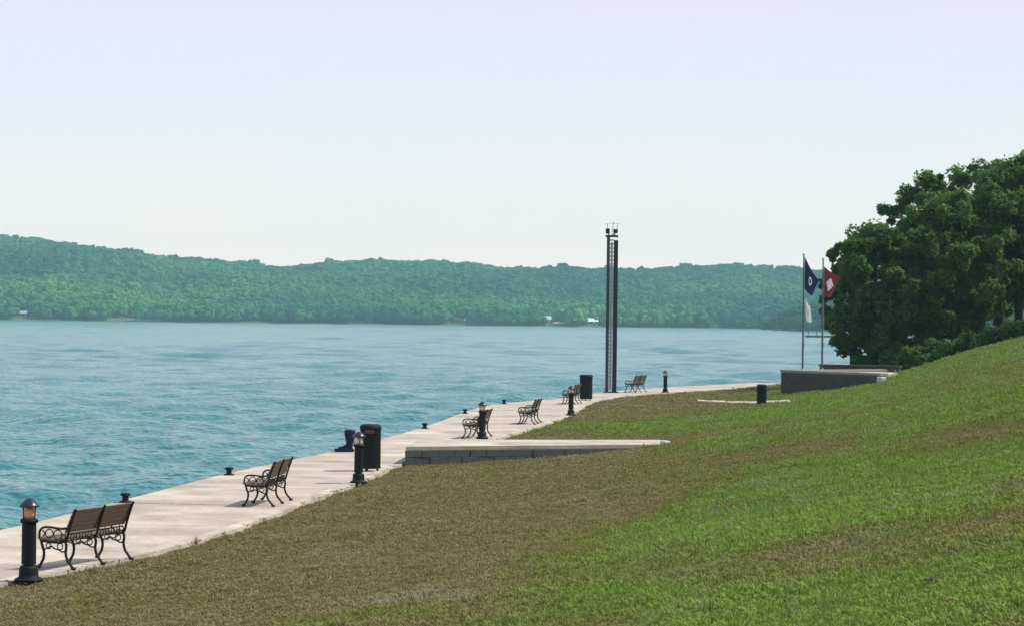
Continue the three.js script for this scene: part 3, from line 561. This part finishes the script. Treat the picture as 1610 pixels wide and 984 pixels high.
// ---------------------------------------------------------------- trees on the slope
const leafMats = [[.094, .196, .026], [.088, .188, .028], [.102, .202, .024], [.090, .186, .026]].map(c => new THREE.MeshPhysicalMaterial({ color: C(...c), roughness: .85, specularIntensity: .2, transmission: .55, thickness: 0, side: THREE.DoubleSide }));
function leafCloud(clumps, per, size) {
  const n = clumps.length * per, pos = new Float32Array(n * 4 * 3), idx = new Uint32Array(n * 6), nor = new Float32Array(n * 12); let k = 0, q = 0, e = 0;
  const u = V(), a = V(), b = V(), nn = V(), p = V();
  for (const [cx, cy, cz, r] of clumps) for (let i = 0; i < per; i++) {
    u.set(rr(-1, 1), rr(-1, 1), rr(-1, 1)); const l = u.length() || 1; u.multiplyScalar(1 / l);
    p.set(cx, cy, cz).addScaledVector(u, r * Math.pow(rnd(), .38) * (1 + .25 * N(u.x * 2 + cx, u.y * 2 + cy, u.z * 2))); p.y -= .1 * r;
    nn.copy(u).multiplyScalar(.5).add(V(rr(-.8, .8), rr(.0, 1.1), rr(-.8, .8))).normalize();
    a.set(rr(-1, 1), rr(-1, 1), rr(-1, 1)).cross(nn).normalize(); b.crossVectors(nn, a);
    const s = size * rr(.65, 1.35), o = k / 3;
    for (const [x, y, w] of [[-1, 0, .15], [0, -.55, 0], [1, 0, -.25], [0, .55, 0]]) { const dz = w * s * .5; pos[k] = p.x + a.x * x * s + b.x * y * s + nn.x * dz; pos[k + 1] = p.y + a.y * x * s + b.y * y * s + nn.y * dz; pos[k + 2] = p.z + a.z * x * s + b.z * y * s + nn.z * dz; nor[k] = nn.x; nor[k + 1] = nn.y; nor[k + 2] = nn.z; k += 3; }
    idx[e++] = o; idx[e++] = o + 1; idx[e++] = o + 2; idx[e++] = o; idx[e++] = o + 2; idx[e++] = o + 3;
  }
  const g = new THREE.BufferGeometry(); g.setAttribute('position', new THREE.BufferAttribute(pos, 3)); g.setAttribute('normal', new THREE.BufferAttribute(nor, 3)); g.setIndex(new THREE.BufferAttribute(idx, 1)); return g;
}
function tree(px, depth, topPy, radius, low, mat, sd, label, nc = 150) {
  seed(sd);
  const d = ray(px, 540), x = d.x * depth / -d.z, z = -depth, y = lawnH(x, z), h = atDepth(px, topPy, depth).y - y;
  const t = thing('broadleaf_tree', label, 'tree', V(x, y, z), 0, 'trees on the slope'), clumps = [], cy = lerp(low, h, .5), ry = (h - low) / 2;
  const lobes = [];
  for (let i = 0; i < 30; i++) { const v = -.95 + 1.9 * (i + .5) / 30, a = i * 2.4 + rr(-.5, .5), w = Math.sqrt(1 - v * v), q = rr(.5, 1.0); lobes.push([Math.cos(a) * w * radius * q, cy + v * ry * rr(.8, .95), Math.sin(a) * w * radius * q, radius * rr(.16, .36)]); }
  for (let i = 0; i < nc; i++) {
    if (i % 6) { const L = lobes[i % lobes.length], u = V(rr(-1, 1), rr(-.6, 1), rr(-1, 1)).normalize(), q = Math.pow(rnd(), .4); clumps.push([L[0] + u.x * L[3] * q, Math.max(low, L[1] + u.y * L[3] * .8 * q), L[2] + u.z * L[3] * q, rr(.26, .5) * radius / 3]); continue; }
    const a = rr(0, 6.283), v = rr(-1, 1), w = Math.sqrt(1 - v * v), lump = .82 + .35 * N(Math.cos(a) * 1.7 + sd, v * 2.1, Math.sin(a) * 1.7), q = Math.pow(rnd(), .35);
    const rad = radius * (v > 0 ? 1 - .15 * v : 1 + .05 * v) * lump;
    const cr = rr(.4, .7) * radius / 3;
    clumps.push([Math.cos(a) * w * rad * q, cy + v * (ry - cr * .8) * (.9 + .1 * lump) * q, Math.sin(a) * w * rad * q, cr]);
  }
  clumps.push([0, h - .5, 0, .5]);
  const limbs = [], trunk = [tube([[0, -.3, 0], [.06, h * .2, .05], [-.05, h * .45, 0], [.05, h * .8, .05]], .02 * h, 20, 9)];
  clumps.filter((_, i) => i % 16 === 0).forEach(c => { const y0 = Math.min(h * .6, Math.max(h * .12, c[1] - Math.hypot(c[0], c[2]) * .7)); limbs.push(bar(V(0, y0, 0), V(c[0], c[1], c[2]), .045, 6, .012)); });
  const tr = part('trunk', trunk, M.bark, t); part('limbs', limbs, M.bark, tr); tr.children[0].userData.kind = 'stuff';
  part('crown', leafCloud(clumps, 120, .115), mat, t);
}
tree(1374, 113, 340, 2.4, .25, leafMats[1], 201, 'dark dense tree hanging low over the flag terrace wall', 308);
tree(1340, 118, 350, 1.7, .9, leafMats[3], 202, 'slim young tree right behind the red flag', 154);
tree(1446, 121, 264, 2.8, .4, leafMats[0], 203, 'tall rounded tree rising behind the low dark tree', 308);
tree(1486, 114, 296, 2.9, .5, leafMats[2], 204, 'round headed tree filling the gap between the two taller trees', 280);
tree(1538, 125, 244, 3.2, 2.5, leafMats[0], 205, 'tall tree with a narrow pointed top on the slope', 308);
tree(1600, 117, 238, 3.2, 2.4, leafMats[3], 206, 'tall dark tree highest up the lawn in view', 420);
tree(1572, 133, 258, 3.6, 2.4, leafMats[2], 207, 'broad tree standing back behind the tall dark tree', 251);
tree(1500, 134, 300, 3.4, 1.2, leafMats[1], 210, 'tree standing back behind the round headed tree', 210);
tree(1690, 120, 190, 3.8, 2.0, leafMats[3], 208, 'large dark tree further up the slope, mostly out of view', 378);
tree(1770, 106, 170, 3.6, 2.0, leafMats[1], 209, 'large spreading tree up the slope, out of view', 336);
// low shrubs under the trees
{
  const shrub = (px, depth, w, topPy, sd, mat) => {
    seed(sd); const d = ray(px, 540), x = d.x * depth / -d.z, z = -depth, y = lawnH(x, z), cl = [], h = Math.max(.8, atDepth(px, topPy, depth).y - y);
    for (let i = 0; i < 44; i++) { const a = rr(0, 6.283), q = Math.sqrt(rnd()) * w; cl.push([Math.cos(a) * q, rr(.15, .85) * h * (1 - .35 * q / w), Math.sin(a) * q * .8, rr(.25, .42)]); }
    const t = thing('shrub', 'low dark leafy shrub in the shade under the trees', 'shrub', V(x, y - .05, z), 0, 'shrubs under the trees');
    part('stem', [0, 1, 2].map(i => bar(V(0, 0, 0), V(.4 * Math.cos(i * 2.1), h * .6, .4 * Math.sin(i * 2.1)), .03, 5, .015)), M.bark, t); part('foliage', leafCloud(cl, 95, .12), mat, t);
  };
  [[1428, 111, 1.3, 528], [1462, 110, 1.4, 520], [1496, 112, 1.5, 512], [1528, 109, 1.5, 508], [1562, 111, 1.5, 503], [1596, 109, 1.5, 500], [1630, 108, 1.6, 494], [1665, 108, 1.6, 490], [1480, 124, 1.7, 505], [1545, 126, 1.8, 500]].forEach((s, i) => shrub(...s, 300 + i, leafMats[i % 2 ? 1 : 3]));
}

// ---------------------------------------------------------------- grass
{
  const bladeTuft = (sd, n, h) => {
    seed(sd); const pos = [];
    for (let i = 0; i < n; i++) {
      const a = rr(0, 6.283), r = rr(0, .045), x = Math.cos(a) * r, z = Math.sin(a) * r, b = rr(0, 6.283), lean = rr(.15, .95), hh = h * rr(.55, 1.15), w = rr(.0022, .0042), tx = -Math.sin(b) * w, tz = Math.cos(b) * w, dx = Math.cos(b), dz = Math.sin(b);
      const m = [x + dx * lean * hh * .35, hh * .6, z + dz * lean * hh * .35], e = [x + dx * lean * hh, hh * (1 - .3 * lean), z + dz * lean * hh];
      pos.push(x - tx, -.008, z - tz, x + tx, -.008, z + tz, m[0] + tx, m[1], m[2] + tz, x - tx, -.008, z - tz, m[0] + tx, m[1], m[2] + tz, m[0] - tx, m[1], m[2] - tz, m[0] - tx, m[1], m[2] - tz, m[0] + tx, m[1], m[2] + tz, e[0], e[1], e[2]);
    }
    const g = new THREE.BufferGeometry(); g.setAttribute('position', new THREE.Float32BufferAttribute(pos, 3)); g.computeVertexNormals(); return g;
  };
  const mat = new THREE.MeshPhysicalMaterial({ color: 0xffffff, roughness: .9, specularIntensity: .3, transmission: .25, thickness: 0, side: THREE.DoubleSide });
  const geos = [bladeTuft(401, 11, .055), bladeTuft(402, 9, .075), bladeTuft(403, 13, .045)];
  const lists = geos.map(() => []);
  seed(410);
  for (let i = 0; i < 560000; i++) {
    const zz = 11 * Math.pow(132 / 11, Math.pow(rnd(), .8)), a = rr(-.262, .27), x = zz * a, z = -zz;
    if (zz > 60 && rnd() < .35) continue;
    const d = lawnD(x, z); if (d < -.07 * clamp(.5 + 1.6 * fbm(x * 1.7, z * 1.7, 2)) || (d < .02 && rnd() < .45)) continue;
    if (rnd() > .62 + .9 * fbm(x * .9, z * .6, 3)) continue;
    lists[Math.floor(rnd() * 3)].push([x, z, d, zz]);
  }
  const m4 = new THREE.Matrix4(), q = new THREE.Quaternion(), e = new THREE.Euler(), c = new THREE.Color();
  lists.forEach((l, v) => {
    const im = new THREE.InstancedMesh(geos[v], mat, l.length);
    l.forEach(([x, z, d, zz], i) => {
      const s = rr(.5, 1.1) * (.95 + .7 * fbm(x * .5, z * .4, 2)) * (1 + .9 * sm(25, 110, zz)), g = lush(x, z, d);
      e.set(rr(-.15, .15), rr(0, 6.283), rr(-.15, .15)); q.setFromEuler(e); m4.compose(V(x, Math.max(lawnH(x, z), d < .0 ? .0 : -9), z), q, V(s * 1.25, s * (.7 + .45 * g) * (rnd() < .03 ? 1.9 : 1), s * 1.25)); im.setMatrixAt(i, m4);
      grassColor(clamp(g + rr(-.3, .3)), c, rr(.85, 1.55)); const sw = straw(x, z), ru = rust(x, z), dice = rnd(); if (dice < .03 + .55 * sw) { if (g > .5) c.setRGB(.27, .29, .14); else c.setRGB(...strawC); } else if (dice > 1 - .5 * ru) c.setRGB(...rustC); im.setColorAt(i, c);
    });
    im.name = numbered('grass'); tag(im, ['short mown grass covering the sloping lawn', 'longer grass blades scattered over the sloping lawn', 'low thin grass tufts spread over the sloping lawn'][v], 'grass', null, 'stuff'); im.receiveShadow = im.castShadow = true; scene.add(im);
  });
  // a taller weed at the edge of the promenade, and two dark clods on the lawn
  seed(420); const p = atHeight(297, 853, 0), t = thing('weed', 'small upright weed growing at the edge of the lawn past the first bench', 'weed', V(p.x + .1, lawnH(p.x + .1, p.z), p.z));
  part('blades', bladeTuft(421, 22, .22), std(C(.12, .14, .05), .9, { side: THREE.DoubleSide }), t);
  [[1468, 920, .045, 'dark clod of soil lying on the green grass of the lawn'], [1270, 857, .03, 'tiny dark clod of soil on the olive part of the lawn']].forEach(([px, py, r, l], i) => {
    const o = onLawn(px, py), g = new THREE.IcosahedronGeometry(r, 2), b = g.attributes.position; for (let k = 0; k < b.count; k++) { const s = 1 + .5 * N(b.getX(k) * 40, b.getY(k) * 40 + i * 9, b.getZ(k) * 40); b.setXYZ(k, b.getX(k) * s * 1.5, b.getY(k) * s * .8, b.getZ(k) * s); } g.computeVertexNormals();
    const m = new THREE.Mesh(g, M.soil); m.name = numbered('soil_clod'); m.position.set(o.x, o.y + r * .5, o.z); m.castShadow = m.receiveShadow = true; scene.add(m); tag(m, l, 'clod');
  });
}
renderer.render(scene, camera);
